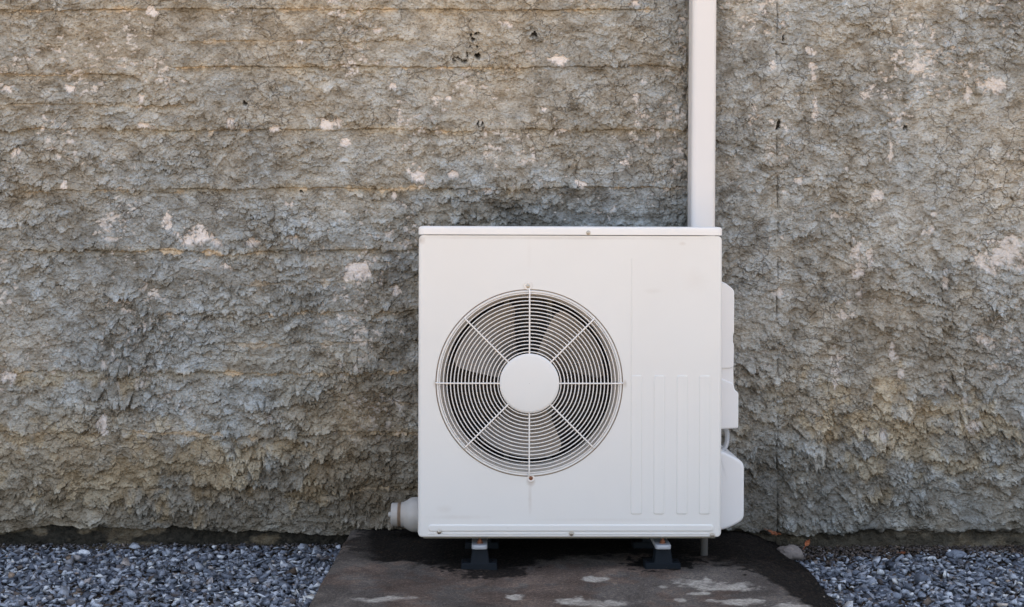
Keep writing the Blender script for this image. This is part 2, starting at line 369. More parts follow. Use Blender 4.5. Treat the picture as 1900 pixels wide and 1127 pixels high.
def wall_part(name, x0, x1, Y0, parent, boards=False, seed=0, va=None, vb=None):
    xs = axis(x0, max(x0, va), min(x1, vb), x1, DETAIL) if va is not None else np.arange(x0, x1 + 1e-6, DETAIL)
    zs = axis(-0.12, -0.08, 1.42, 3.3, DETAIL)
    X, Z = np.meshgrid(xs, zs)
    d = Y0 - CAM_Y
    px = X * F / d + 950; py = 450 - (Z - CAM_Z) * F / d           # only to look up where marks sit on the wall
    # domain warp
    wx = X + 0.016 * fbm(X, Z, 22, seed + 1, 4) + 0.0045 * fbm(X, Z, 80, seed + 9, 3)
    wz = Z + 0.016 * fbm(X, Z, 22, seed + 2, 4) + 0.0045 * fbm(X, Z, 80, seed + 12, 3)
    a1 = scales(wx, wz, 0.075, seed + 20, 0.50, 0.78, 1.2, 2.3)
    a2 = scales(wx, wz, 0.036, seed + 30, 0.80, 0.82, 1.25, 2.0)
    a3 = scales(wx + 3.3, wz, 0.017, seed + 40, 0.85, 0.80, 1.35, 1.3)
    low = sstep(1.25, 0.15, Z + 0.10 * fbm(X, Z, 3, seed + 50, 2))   # render is rougher lower down
    patch = sstep(-0.22, 0.25, fbm(X, Z, 5, seed + 60, 3))
    amp = (0.55 + 0.65 * low) * (0.55 + 0.65 * patch)
    a4 = scales(wx + 7.1, wz, 0.0095, seed + 45, 0.85, 0.80, 1.3, 1.2)
    fine_ = sstep(-0.25, 0.25, fbm(X, Z * 1.5, 12, seed + 63, 3))
    big = sstep(-0.20, 0.30, fbm(X, Z * 1.3, 9, seed + 62, 3)) * (0.45 + 0.55 * low)
    h = 1.12 * amp * (0.0135 * a1 * big + 0.0125 * a2 * (0.35 + 0.75 * big) + 0.0078 * a3 * (0.5 + 0.9 * fine_) + 0.0038 * a4 * (0.4 + 0.9 * fine_))
    h += 0.0050 * (0.5 - np.abs(fbm(wx, wz * 1.3, 30, seed + 64, 3))) * (0.6 + 0.4 * low)
    h += 0.010 * fbm(X, Z, 6, seed + 70, 3) * (0.5 + 0.5 * low) + 0.0034 * np.abs(fbm(X, Z * 1.5, 70, seed + 80, 3)) + 0.0012 * fbm(X, Z * 1.4, 220, seed + 81, 2)
    n1 = fbm(px, py, 1 / 12.0, seed + 90, 4, 0.7) * 1.0; n2 = fbm(px, py, 1 / 34.0, seed + 95, 4, 0.6)
    sand = np.zeros_like(h); dark = np.zeros_like(h); chip = np.zeros_like(h); och = np.zeros_like(h)
    tone = 0.31 + 0.30 * a2 + 0.22 * a1 + 0.20 * a3 + 0.06 * a4 + 0.25 * fbm(X, Z, 4, seed + 99, 3) - 0.05  # lip wear and relief highlights painted as lighter flake lips
    cool = 0.42 + 0.30 * a2 + 0.15 * a3 + 0.8 * fbm(X, Z, 2.2, seed + 101, 3) + 0.45 * fbm(X, Z * 1.4, 14, seed + 102, 3)  # bluish skylight tint painted on the flake faces, over random patches
    cool += 0.35 * blob(px, py, 450, 440, 420, 190, n2_ := fbm(px, py, 1 / 60.0, seed + 103, 3), 1.0, 1.2) + 0.45 * blob(px, py, 1100, 370, 260, 80, n2_, 1.0, 1.5) + 0.25 * blob(px, py, 1430, 600, 130, 400, n2_, 1.0, 1.5) - 0.45 * sstep(700, 830, py) * (px < 780) - 0.12 * blob(px, py, 100, 60, 500, 130, n2_, 1, 1.5) - 0.25 * blob(px, py, 700, 700, 110, 220, n2_, 1, 1.5)
    if boards:
        for yl, xa, xb, st in LINES + [(-100 - 113 * k, -2000, 4000, 1.0) for k in range(12)]:
            wob = 2.0 * fbm(px, py * 0, 1 / 160.0, int(yl) + 3, 3)
            t = py - (yl + wob)
            lim = sstep(xa - 30, xa + 10, px) * sstep(xb + 30, xb - 10, px)
            # the board above stands a little proud of the one below
            h += st * lim * 0.0035 * np.where(t < 0, np.exp(t / 26.0), 0)
            gap = np.clip(1.5 - np.abs(t - 1.5) / 1.6, 0, 1) * lim * sstep(-0.36, 0.06, fbm(px, py * 0, 1 / 40.0, int(yl) + 7, 4))
            h -= 0.006 * gap * st
            wid = 3.4 + 26 * np.clip(fbm(px, py * 0.3, 1 / 24.0, int(yl) + 11, 4) - 0.10, 0, 1)
            sd_ = np.clip((wid * 0.5 - np.abs(t - 2)) / 2.0, 0, 1) * lim * sstep(-0.10, 0.18, fbm(px, py * 0, 1 / 70.0, int(yl) + 17, 4))
            sand = np.maximum(sand, sd_ * min(1, st) * 0.85)
            och = np.maximum(och, 0.75 * st * lim * np.exp(-((t - 2) / 9.0) ** 2) * sstep(-0.3, 0.2, fbm(px, py, 1 / 50.0, int(yl) + 23, 3)))
            tone = tone - 0.18 * st * lim * np.exp(-((t - 3) / 5.0) ** 2)  # ledge shadow painted as a darker line under each board
    for cx, cy, rx, ry in CHIPS:
        msk = blob(px, py, cx, cy, rx * 1.05, ry * 1.05, n1, 1.5) * (0.68 if cx > 1340 else 1.0); chip = np.maximum(chip, msk)
    speck = sstep(0.54, 0.66, fbm(px, py * 1.5, 1 / 10.0, seed + 120, 4, 0.62) + 0.9 * np.clip(fbm(px, py, 1 / 110.0, seed + 121, 3), -0.3, 0.35)) * sstep(0.1, 0.5, Z) 
    chip = np.maximum(chip, speck * 0.65)
    h = h * (1 - 0.85 * chip) + 0.0010 * chip
    for cx, cy, rx, ry in OCHRE: och = np.maximum(och, blob(px, py, cx, cy, rx, ry, n2, 1.6, 1.6) * 0.9)
    och = np.maximum(och, (0.55 if boards else 0.25) * sstep(-0.15, 0.5, fbm(X, Z, 4.5, seed + 130, 4)) * sstep(0.75, 0.30, Z))
    for cx, cy, rx, ry in HOLES:
        msk = blob(px, py, cx, cy, rx, ry, n1 * 1.6, 1.6); dark = np.maximum(dark, msk); h -= 0.008 * msk
    # weathered stains with the unit's soft shade painted in: over the unit, beside it, along the foot of the wall
    stain_shade = 0.75 * blob(px, py, 1110, 395, 260, 40, n2, 1.6, 2) + 0.6 * blob(px, py, 730, 800, 100, 260, n2, 1.4, 2) + 0.45 * blob(px, py, 1400, 900, 60, 200, n2, 1.4, 2) + 0.4 * blob(px, py, 1700, 520, 240, 40, n2, 2.5, 2) + 0.35 * blob(px, py, 1420, 420, 60, 80, n2, 2.0, 2)
    tone = tone - 0.42 * np.clip(stain_shade, 0, 1) * (0.6 + 0.8 * np.clip(n2 + 0.3, 0, 1))
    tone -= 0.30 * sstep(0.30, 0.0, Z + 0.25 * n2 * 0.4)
    # foot: the coat ends in a ragged lip above a dark recess
    lip = PZ(981 if boards else 992, Y0) + 0.020 * fbm(X, Z * 0, 7, seed + 140, 4) + 0.004 * fbm(X, Z * 0, 60, seed + 141, 3)
    foot = sstep(0.002, -0.002, Z - lip) if boards else sstep(0.014, -0.008, Z - lip + 0.010 * fbm(X, Z, 60, seed + 143, 3))
    h = h * (1 - 0.5 * sstep(0.045, 0.0, Z - lip))
    h = h * (1 - foot) + foot * (-0.013 + 0.009 * fbm(X, Z, 40, seed + 150, 4))
    h += (1 - foot) * 0.006 * sstep(0.06, 0.0, Z - lip)
    dark = np.maximum(dark, foot * (sstep(-0.15, 0.12, fbm(X, Z * 2, 14, seed + 160, 4)) * (0.95 if boards else 0.6) + 0.10))
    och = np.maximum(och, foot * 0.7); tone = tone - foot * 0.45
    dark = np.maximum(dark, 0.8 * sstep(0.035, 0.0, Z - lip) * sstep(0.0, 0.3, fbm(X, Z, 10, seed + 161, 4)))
    if boards:   # crevice shade painted into the corner beside the pillar
        dark = np.maximum(dark, 0.8 * sstep(1262, 1276, px + 14 * n1) * sstep(-0.5, 0.2, n2))
    else:        # broad rain streaks down this panel
        tone = tone + 0.34 * fbm(px, py * 0.22, 1 / 38.0, 771, 4)
    if not boards:      # the seam between pillar and panel
        s = np.clip(1 - np.abs(px - 1441 - 3 * fbm(px * 0, py, 1 / 60.0, 777, 3)) / 2.2, 0, 1) * sstep(-0.25, 0.15, fbm(px * 0, py, 1 / 22.0, 778, 3))
        h -= 0.006 * s; dark = np.maximum(dark, 0.60 * s)
    lean = 0.85 * sstep(-0.01, 0.06, Z - lip) + 0.15                                                       # lips hang a little
    V = np.stack([X + 0.12 * h, Y0 - h, Z - lean * np.clip(h, 0, 1)], -1)
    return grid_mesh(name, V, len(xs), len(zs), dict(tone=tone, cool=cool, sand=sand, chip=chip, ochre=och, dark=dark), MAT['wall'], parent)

wall = empty('wall', (0.0, 0.42, -0.08), 'grey weathered wall of rough trowelled render with peeling patches behind the air conditioner', 'wall')
def keep(o, parent):
    o.parent = parent; o.matrix_parent_inverse = Matrix.Translation(parent.location).inverted(); return o
xP0 = PX(1279, YP)
p1 = keep(wall_part('board_marked_panel', -3.6, xP0 + 0.012, YL, None, True, 100, -1.72, xP0 + 0.012), wall)
p1['label'] = 'left panel with horizontal board marks and sandy seams'
p2 = keep(wall_part('plain_panel', xP0, 3.6, YP, None, False, 400, xP0, 1.72), wall)
p2['label'] = 'right panel without board marks, pale scars and a vertical seam'
bm = bmesh.new()     # masonry behind the coat, and the cheek of the step between the panels
def addbox(bm, x0, x1, y0, y1, z0, z1):
    v = [bm.verts.new((x, y, z)) for z in (z0, z1) for y in (y0, y1) for x in (x0, x1)]
    for f in ((0, 1, 3, 2), (4, 6, 7, 5), (0, 4, 5, 1), (1, 5, 7, 3), (3, 7, 6, 2), (2, 6, 4, 0)): bm.faces.new([v[i] for i in f])
addbox(bm, -3.6, 3.6, 0.46, 0.66, -0.2, 3.3)
bmesh.ops.subdivide_edges(bm, edges=bm.edges, cuts=2, use_grid_fill=True)
keep(mesh_obj('masonry', bm, MAT['wall'], None, 30), wall)
# cheek
zs = np.arange(-0.08, 3.3, 0.003); ys = np.linspace(YP - 0.001, YL + 0.02, 16)
Yg, Zg = np.meshgrid(ys, zs)
hh = 0.007 * fbm(Yg * 1.0, Zg, 40, 900, 4) + 0.006 * scales(Yg, Zg, 0.03, 910, 0.8)
V = np.stack([xP0 + 0.001 - hh * sstep(YP - 0.001, YP + 0.012, Yg), Yg, Zg], -1)
zz = np.zeros_like(hh)
keep(grid_mesh('pillar_cheek', V, len(ys), len(zs), dict(tone=zz + 0.35, cool=zz + 0.5, sand=zz, chip=zz, ochre=zz, dark=np.clip(0.3 + fbm(Yg, Zg, 20, 920, 3), 0, 0.8)), MAT['wall'], None, flip=True), wall)

# ------------------------------------------------------------------ ground, slab, gravel
m = M('yard_ground', 0.9, spec=0.2)
n1_ = m.noise(1.2, 5, 0.6); n2_ = m.noise(60, 5, 0.7)
m.color(m.mix(m.ramp(n2_.outputs['Fac'], [(0.3, 0.0), (0.7, 0.5)]), m.ramp(n1_.outputs['Fac'], [(0.3, (0.47, 0.36, 0.245)), (0.7, (0.57, 0.445, 0.31))]), (0.38, 0.295, 0.20)))
m.bump(n2_.outputs['Fac'], 0.5, 0.01); MAT['yard'] = m.m
m = M('soil', 0.95, spec=0.1)
n2_ = m.noise(140, 5, 0.7)
m.color(m.ramp(n2_.outputs['Fac'], [(0.3, (0.03, 0.024, 0.018)), (0.7, (0.14, 0.105, 0.075))])); m.bump(n2_.outputs['Fac'], 0.8, 0.006); MAT['soil'] = m.m
GZ = -0.052                                                            # top of the gravel at the wall
bm = bmesh.new(); bmesh.ops.create_grid(bm, x_segments=8, y_segments=8, size=150)
bmesh.ops.translate(bm, verts=bm.verts, vec=(0, -40, GZ - 0.030))
ground = tag(mesh_obj('ground', bm, MAT['yard'], None, 0), 'pale beige bare ground of the yard', None, kind='structure')
bm = bmesh.new(); bmesh.ops.create_grid(bm, x_segments=60, y_segments=30, size=1)
for v in bm.verts: v.co = Vector((v.co.x * 3.2, -0.42 + v.co.y * 0.9, GZ - 0.014 + 0.004 * mnoise.noise(v.co * 9)))
tag(mesh_obj('soil_bed', bm, MAT['soil'], None, 40), 'brown soil showing between the gravel and the wall foot', None, kind='structure')

def slab_material():
    m = M('stained_concrete', 0.95, spec=0.10)
    a = m.noise(7, 6, 0.7, 0.6); f = m.noise(170, 5, 0.75); g = m.noise(420, 3, 0.7)
    base = m.ramp(a.outputs['Fac'], [(0.30, (0.050, 0.042, 0.038)), (0.48, (0.080, 0.069, 0.062)), (0.60, (0.118, 0.102, 0.091)), (0.74, (0.18, 0.155, 0.135))])
    base = m.mix(m.ramp(f.outputs['Fac'], [(0.46, 0.0), (0.62, 0.75)]), base, m.mix(1.0, base, (2.0, 1.9, 1.75), 'MULTIPLY'))
    base = m.mix(m.ramp(g.outputs['Fac'], [(0.60, 0.0), (0.68, 0.7)]), base, (0.34, 0.28, 0.23))
    base = m.mix(m.ramp(g.outputs['Fac'], [(0.30, 0.85), (0.40, 0.0)]), base, (0.02, 0.018, 0.018))
    rs = m.attr('rust').outputs['Fac']; base = m.mix(m.math('MULTIPLY', rs, 0.7), base, m.mix(1.0, base, (1.12, 0.92, 0.82), 'MULTIPLY'))
    lt = m.ramp(f.outputs['Fac'], [(0.35, (0.28, 0.25, 0.215)), (0.6, (0.58, 0.53, 0.46))])
    base = m.mix(m.attr('pale').outputs['Fac'], base, lt)
    wet_dark = m.ramp(f.outputs['Fac'], [(0.3, (0.004, 0.004, 0.004)), (0.52, (0.010, 0.0085, 0.0075)), (0.62, (0.040, 0.029, 0.021)), (0.75, (0.09, 0.07, 0.05))])
    wa = m.attr('wet_dark').outputs['Fac']
    base = m.mix(wa, base, wet_dark); m.color(base)
    p_ = m.bump(f.outputs['Fac'], 0.7, 0.004)
    b_ = m.n('ShaderNodeBump'); b_.inputs['Strength'].default_value = 0.6; b_.inputs['Distance'].default_value = 0.012
    m.l(m.noise(26, 5, 0.65).outputs['Fac'], b_.inputs['Height']); m.l(p_, b_.inputs['Normal']); m.l(b_.outputs[0], m.b.inputs['Normal'])
    return m.m
MAT['slab'] = slab_material()
SX0, SX1 = -0.414, 0.702
xs = np.concatenate([[SX0 + 0.004], np.arange(SX0 + 0.006, SX1, 0.003)]); ys = np.arange(-0.75, 0.425, 0.003)
X, Y = np.meshgrid(xs, ys)
d = Y - CAM_Y
px = X * F / d + 950; py = 450 + CAM_Z * F / d
nn = fbm(X, Y, 9, 500, 5, 0.6); nf = fbm(X, Y, 45, 510, 4, 0.6)
# right flank: broken and sloping down to the gravel, widest half way
edge = 0.655 - 0.10 * sstep(-0.55, 0.05, Y) * sstep(0.42, 0.20, Y) - 0.055 * sstep(0.2, 0.42, Y) - 0.01 + 0.02 * fbm(X * 0, Y, 8, 520, 3) + 0.010 * fbm(X * 0, Y, 40, 521, 3)
fl = np.clip((X - edge) / np.maximum(SX1 - edge, 0.004), 0, 1)
Z = 0.004 * nn + 0.0015 * nf - 0.05 * fl ** 1.2 * (1 + 0.35 * nf) + np.where(fl > 0, 0.016 * nn * fl + 0.018 * nf * fl, 0)
Z -= 0.006 * sstep(SX0 + 0.02 + 0.015 * nf, SX0, X)
wet_dark = sstep(1048, 1030, py + 16 * nn + 10 * nf + 10 * np.cos(px / 90.0)) * sstep(640, 690, px + 40 * nn)
wet_dark = np.maximum(wet_dark, blob(px, py, 928, 1062, 72, 15, nn * 0.6 + nf * 0.6, 1.0, 4) * 0.93)
wet_dark = np.maximum(wet_dark, blob(px, py, 905, 1045, 90, 14, nn + nf, 0.9) * 0.95)
wet_dark = np.maximum(wet_dark, blob(px, py, 1230, 1045, 60, 12, nn + nf, 0.9))
wet_dark = np.maximum(wet_dark, sstep(0.0, 0.25, (X - edge + 0.012) * 18 + nf * 0.2) * 0.93)  # broken flank made darker all over
wet_dark = np.maximum(wet_dark, blob(px, py, 1440, 1040, 75, 24, nn + nf, 1.3) * 0.9)
wet_dark = np.maximum(wet_dark, blob(px, py, 690, 1005, 60, 20, nn + nf, 1.3) * 0.75)
pale = np.zeros_like(Z)
for cx, cy, rx, ry in [(1340,1087,62,10),(1295,1080,45,7),(1112,1119,62,8),(1106,1075,22,5),(1232,1089,9,3),(1296,1102,22,3),(1262,1114,12,4),(1370,1118,45,6),(1470,1124,50,7),(958,1110,14,4),(700,1112,60,5)]:
    pale = np.maximum(pale, blob(px, py, cx, cy, rx * 1.15, ry * 1.15, nn * 0.35 + nf * 0.6, 1.0, 2.6) * (0.9 if rx > 8 else 0.6))
pale[py < 1050] = 0
pale *= (0.75 + 0.5 * nf)
rust = np.clip(sstep(-0.05, 0.3, nn) + blob(px, py, 900, 1075, 170, 18, nf, 1, 2) + blob(px, py, 1010, 1070, 160, 20, nf, 1), 0, 1)
nx, ny = len(xs), len(ys)
V = np.stack([X, Y, Z], -1)
root = empty('concrete_slab', ((SX0 + SX1) / 2, -0.16, -0.07), 'dark stained concrete slab under the air conditioner with a broken right edge', 'slab')
keep(grid_mesh('slab_top', V, nx, ny, dict(wet_dark=wet_dark, pale=np.clip(pale, 0, 1), rust=rust), MAT['slab']), root)
bm = bmesh.new()       # side body below the top skin
addbox(bm, SX0, SX1 - 0.02, -0.749, 0.42, -0.09, -0.062)
keep(mesh_obj('slab_base', bm, MAT['slab'], None, 0), root)
def skirt(pts):
    rows = np.linspace(0, 1, 5)
    top = np.array(pts); V = np.stack([np.stack([top[:, 0] + (-0.006 if pts is left_pts else 0) * r_, top[:, 1], top[:, 2] * (1 - r_) + (-0.085) * r_], -1) for r_ in rows], 0)
    n = len(pts); z0 = np.zeros((5, n))
    return grid_mesh('slab_side', V, n, 5, dict(wet_dark=z0 + 0.45, pale=z0, rust=z0 + 0.5), MAT['slab'])
left_pts = [tuple(p) for p in V[:, 0]]; keep(skirt(left_pts), root)
front_pts = [tuple(p) for p in V[0, :]]; keep(skirt(front_pts), root)

# gravel: one heap of split slate chips
def stone_protos(n=36):
    out = []
    for k in range(n):
        bm = bmesh.new(); fl = random.uniform(0.22, 0.55); el_ = random.uniform(0.5, 0.95)
        for i in range(random.randint(6, 9)):
            v = Vector((random.gauss(0, 1), random.gauss(0, 1), random.gauss(0, 1))).normalized() * random.uniform(0.8, 1.05)
            bm.verts.new((v.x, v.y * el_, v.z * fl))
        bmesh.ops.convex_hull(bm, input=bm.verts)
        loose = [v for v in bm.verts if not v.link_faces]
        bmesh.ops.delete(bm, geom=loose, context='VERTS')
        bmesh.ops.recalc_face_normals(bm, faces=bm.faces)
        bmesh.ops.triangulate(bm, faces=bm.faces)
        bm.verts.ensure_lookup_table()
        vs = np.array([v.co[:] for v in bm.verts]); bm.verts.index_update()
        fs = np.array([[v.index for v in f.verts] for f in bm.faces], dtype=np.int32)
        out.append((vs, fs)); bm.free()
    return out
PROTO = stone_protos()
def gravel(name, spots):
    """spots: list of (x, y, z, size, shade, warm)"""
    VV, FF, A, B = [], [], [], []; off = 0
    for (x, y, z, s, sh, wa) in spots:
        vs, fs = PROTO[random.randrange(len(PROTO))]
        rz = random.uniform(0, 6.283); rx = random.gauss(0, 0.42); ry = random.gauss(0, 0.42)
        if random.random() < 0.06: rx = random.gauss(0, 1.2)
        m3 = np.array((Matrix.Rotation(rz, 3, 'Z') @ Matrix.Rotation(rx, 3, 'X') @ Matrix.Rotation(ry, 3, 'Y')))
        v = (vs * s) @ m3.T + (x, y, z)
        VV.append(v); FF.append(fs + off); off += len(vs)
        A.append(np.full(len(vs), sh)); B.append(np.full(len(vs), wa))
    V = np.concatenate(VV); Fc = np.concatenate(FF); A = np.concatenate(A); B = np.concatenate(B)
    me = bpy.data.meshes.new(name); me.vertices.add(len(V)); me.vertices.foreach_set('co', V.astype(np.float32).ravel())
    me.loops.add(len(Fc) * 3); me.loops.foreach_set('vertex_index', Fc.astype(np.int32).ravel())
    me.polygons.add(len(Fc)); me.polygons.foreach_set('loop_start', np.arange(0, len(Fc) * 3, 3, dtype=np.int32))
    me.update(calc_edges=True)
    for k, a in (('shade', A), ('warm', B)):
        at = me.attributes.new(k, 'FLOAT', 'POINT'); at.data.foreach_set('value', a.astype(np.float32))
    me.materials.append(MAT['stone'])
    o = bpy.data.objects.new(name, me); COL.objects.link(o); return o
m = M('slate_chips', 0.75, spec=0.3)
sh = m.attr('shade').outputs['Fac']; wa = m.attr('warm').outputs['Fac']
c = m.ramp(sh, [(0.0, (0.040, 0.045, 0.060)), (0.40, (0.165, 0.182, 0.222)), (0.68, (0.37, 0.39, 0.435)), (0.93, (0.56, 0.57, 0.59)), (1.0, (0.55, 0.53, 0.49))])
cw = m.ramp(sh, [(0.0, (0.035, 0.022, 0.015)), (0.6, (0.13, 0.090, 0.060)), (1.0, (0.38, 0.24, 0.14))])
c = m.mix(wa, c, cw)
vein = m.noise(90, 4, 0.6, 1.5)
c = m.mix(m.ramp(vein.outputs['Fac'], [(0.35, 0.0), (0.70, 0.55)]), c, m.mix(1.0, c, (1.9, 1.85, 1.75), 'MULTIPLY'))
m.color(c); m.bump(m.noise(350, 4).outputs['Fac'], 0.4, 0.002); MAT['stone'] = m.m

spots = []
def scatter(xa, xb, ya, yb, dens, dz, smean, smalls=0.0):
    for _ in range(int((xb - xa) * (yb - ya) * dens)):
        x = random.uniform(xa, xb); y = random.uniform(ya, yb)
        s = smean * math.exp(random.gauss(0, 0.38)); s = min(s, 0.024)
        und = 0.006 * mnoise.noise(Vector((x * 3, y * 3, 1))) + 0.004 * mnoise.noise(Vector((x * 11, y * 11, 5)))
        z = GZ + dz + und + random.uniform(-0.004, 0.004)
        sh_ = random.betavariate(2.4, 3.2); wa_ = 0.0
        q = random.random()
        if q < 0.035: sh_ = random.uniform(0.92, 1.0)
        elif q < 0.10: wa_ = random.uniform(0.5, 1.0)
        elif q < 0.22: wa_ = random.uniform(0.1, 0.5)
        # brown grit along the foot of the wall right of the slab
        nearwall = (x > 0.6) * max(0.0, 1 - (0.40 - y) / (0.30 * max(0.25, 1.25 - x)))
        if nearwall > 0 and random.random() < nearwall * 1.3:
            wa_ = random.uniform(0.6, 1); s *= 0.55; sh_ *= 0.8
            if dz > 0: z -= 0.008
        spots.append((x, y, z, s, sh_, wa_))
for xa, xb in ((-2.0, SX0 - 0.006), (SX1 + 0.002, 2.0)):
    scatter(xa, xb, -0.95, 0.43, 3800, -0.012, 0.0125)
    scatter(xa, xb, -0.95, 0.43, 5200, -0.004, 0.0105)
    scatter(xa, xb, -0.95, 0.42, 1900, 0.003, 0.0100)
for _ in range(5200):      # brown grit banked against the right wall foot
    x = random.uniform(0.62, 2.0); t = abs(random.gauss(0, 0.055)) * max(0.35, 1.5 - 0.7 * x); y = 0.405 - t
    spots.append((x, y, GZ + 0.016 - 0.20 * t + random.uniform(-0.003, 0.003), random.uniform(0.003, 0.0085), random.betavariate(2, 3) * 0.7, random.uniform(0.6, 1)))
for _ in range(1400):      # and a little of it along the left one
    x = random.uniform(-2.0, SX0); t = abs(random.gauss(0, 0.02)); y = 0.43 - t
    spots.append((x, y, GZ + 0.008 - 0.2 * t + random.uniform(-0.003, 0.003), random.uniform(0.003, 0.008), random.betavariate(2, 3) * 0.7, random.uniform(0.2, 1)))
scatter(0.65, 0.71, -0.7, 0.40, 2600, -0.002, 0.008)
g = gravel('gravel', spots)
tag(g, 'blue grey slate gravel on both sides of the concrete slab', 'gravel', kind='stuff')

# single stones one can point to
def rock(name, x, y, z, s, label, shade, warm, seed, sq=(1, 0.8, 0.7)):
    bm = bmesh.new(); bmesh.ops.create_icosphere(bm, subdivisions=4, radius=1)
    for v in bm.verts:
        p = v.co.copy(); k = 1 + 0.28 * mnoise.noise(p * 1.3 + Vector((seed, 0, 0))) + 0.12 * mnoise.noise(p * 4 + Vector((seed, 3, 0))) + 0.05 * mnoise.noise(p * 11)
        v.co = Vector((p.x * sq[0], p.y * sq[1], p.z * sq[2])) * k * s
    o = mesh_obj(name, bm, MAT['stone'], None, 35); o.location = (x, y, z)
    for kk, vv in (('shade', shade), ('warm', warm)):
        at = o.data.attributes.new(kk, 'FLOAT', 'POINT'); at.data.foreach_set('value', [vv] * len(o.data.vertices))
    return tag(o, label, 'stone')
rock('stone', PX(1466, 0.30), 0.30, -0.034, 0.026, 'grey brown stone wedged between the slab edge and the wall foot', 0.55, 0.75, 3, (1.2, 0.7, 0.75))
rock('stone', PX(155, 0.36), 0.36, GZ + 0.003, 0.012, 'long pale grey pebble lying by the wall foot at left', 0.86, 0.0, 8, (1.3, 0.7, 0.6))
rock('stone', PX(1775, 0.33), 0.33, GZ + 0.006, 0.019, 'dark slate pebble against the wall foot at right', 0.35, 0.0, 13, (1.3, 0.8, 0.6))

# dry leaves
m = M('dry_leaf', 0.7, spec=0.3); m.color(m.ramp(m.noise(60, 4).outputs['Fac'], [(0.3, (0.10, 0.028, 0.012)), (0.7, (0.30, 0.11, 0.045))])); MAT['leaf'] = m.m
m = M('dry_leaf_orange', 0.7, spec=0.3); m.color(m.ramp(m.noise(60, 4).outputs['Fac'], [(0.3, (0.26, 0.07, 0.03)), (0.7, (0.42, 0.16, 0.07))])); MAT['leaf2'] = m.m
def leaf(x, y, z, L, W, rot, label, mat, seed):
    bm = bmesh.new(); n = 12; rows = []
    for i in range(n + 1):
        t = i / n; wdt = W * math.sin(math.pi * min(1, t * 1.02)) ** 0.75 * (1 - 0.3 * t) + 0.0004
        wdt *= 1 + 0.22 * math.sin(i * 2.1 + seed)
        row = []
        for j in range(-3, 4):
            u = j / 3
            row.append((L * (t - 0.5), u * wdt, 0.35 * W * (u * u) + 0.25 * L * (t - 0.5) ** 2 * 2 + 0.0015 * math.sin(i * 1.7 + j)))
        rows.append(row)
    top = [[bm.verts.new(p) for p in r] for r in rows]; bot = [[bm.verts.new((p[0], p[1], p[2] - 0.0005)) for p in r] for r in rows]
    for i in range(n):
        for j in range(6):
            bm.faces.new((top[i][j], top[i + 1][j], top[i + 1][j + 1], top[i][j + 1])); bm.faces.new((bot[i][j], bot[i][j + 1], bot[i + 1][j + 1], bot[i + 1][j]))
        for j in (0, 6): bm.faces.new((top[i][j], bot[i][j], bot[i + 1][j], top[i + 1][j]))
    for i in (0, n):
        for j in range(6): bm.faces.new((top[i][j], top[i][j + 1], bot[i][j + 1], bot[i][j]))
    tube(bm, [(-L * 0.5 - 0.010, 0, 0.003 + 0.1 * L), (-L * 0.5, 0, 0.125 * L)], 0.0007, 5)
    o = mesh_obj('dry_leaf', bm, mat, None, 60); o.location = (x, y, z); o.rotation_euler = rot
    return tag(o, label, 'leaf', 'fallen leaves')
leaf(PX(166, -0.24), -0.24, GZ + 0.014, 0.026, 0.008, (R(35), R(-10), R(-20)), 'dark brown curled leaf lying on the gravel left of the slab', MAT['leaf'], 1)
leaf(PX(1498, 0.31), 0.31, -0.012, 0.020, 0.006, (R(60), R(-50), R(20)), 'small orange leaf standing on edge by the slab corner', MAT['leaf2'], 2)
leaf(PX(1436, 0.33), 0.33, 0.006, 0.034, 0.007, (R(25), R(15), R(-12)), 'brown leaf on the back corner of the slab beside the orange one', MAT['leaf'], 4)
leaf(PX(1675, 0.33), 0.33, GZ + 0.010, 0.014, 0.005, (R(30), 0, R(10)), 'tiny reddish leaf on the gravel under the right wall', MAT['leaf'], 6)

# ------------------------------------------------------------------ the air conditioner
ux0, ux1, uz0, uz1 = PX(775), PX(1339.5), PZ(998), PZ(424)
ucx = (ux0 + ux1) / 2
UD = 0.29
ac = empty('air_conditioner', (ucx, 0.0, 0.0), 'off white air conditioner outdoor unit with round fan grille standing on the stained slab', 'air conditioner')
def A(name, bm, mat, smooth=40, parent=None):
    """part of the unit, modelled in world coordinates"""
    bmesh.ops.translate(bm, verts=bm.verts, vec=(-ucx, 0, 0))
    return mesh_obj(name, bm, MAT[mat], parent or ac, smooth)
fcx, fcz = PX(981), PZ(711)
FR = 174 * 0.0012
lidz = PZ(437.5)

def fill_with_holes(bm, loops):
    edges = []
    for lp in loops:
        for i in range(len(lp)):
            a, b = lp[i], lp[(i + 1) % len(lp)]
            e = bm.edges.get((a, b)) or bm.edges.new((a, b)); edges.append(e)
    bmesh.ops.triangle_fill(bm, use_beauty=True, use_dissolve=False, edges=edges)

bm = bmesh.new()
r_ = 0.009; rings = []
for k in range(6):
    a = R(90 * k / 5); dd = r_ * (1 - math.sin(a)); y = r_ * (1 - math.cos(a))
    rings.append([(x, y, z) for x, z in rrect(ux0 + dd, ux1 - dd, uz0 + dd * 0.4, lidz, max(0.010 - dd, 0.002), 5)])
rings.append([(x, UD, z) for x, z in rrect(ux0, ux1, uz0, lidz, 0.010, 5)])
vs = loft(bm, rings, True, False, False)
hole = [bm.verts.new((fcx + FR * math.cos(2 * math.pi * i / 128), 0, fcz + FR * math.sin(2 * math.pi * i / 128))) for i in range(128)]
fill_with_holes(bm, [vs[0], hole])
bm.faces.new(list(reversed(vs[-1])))
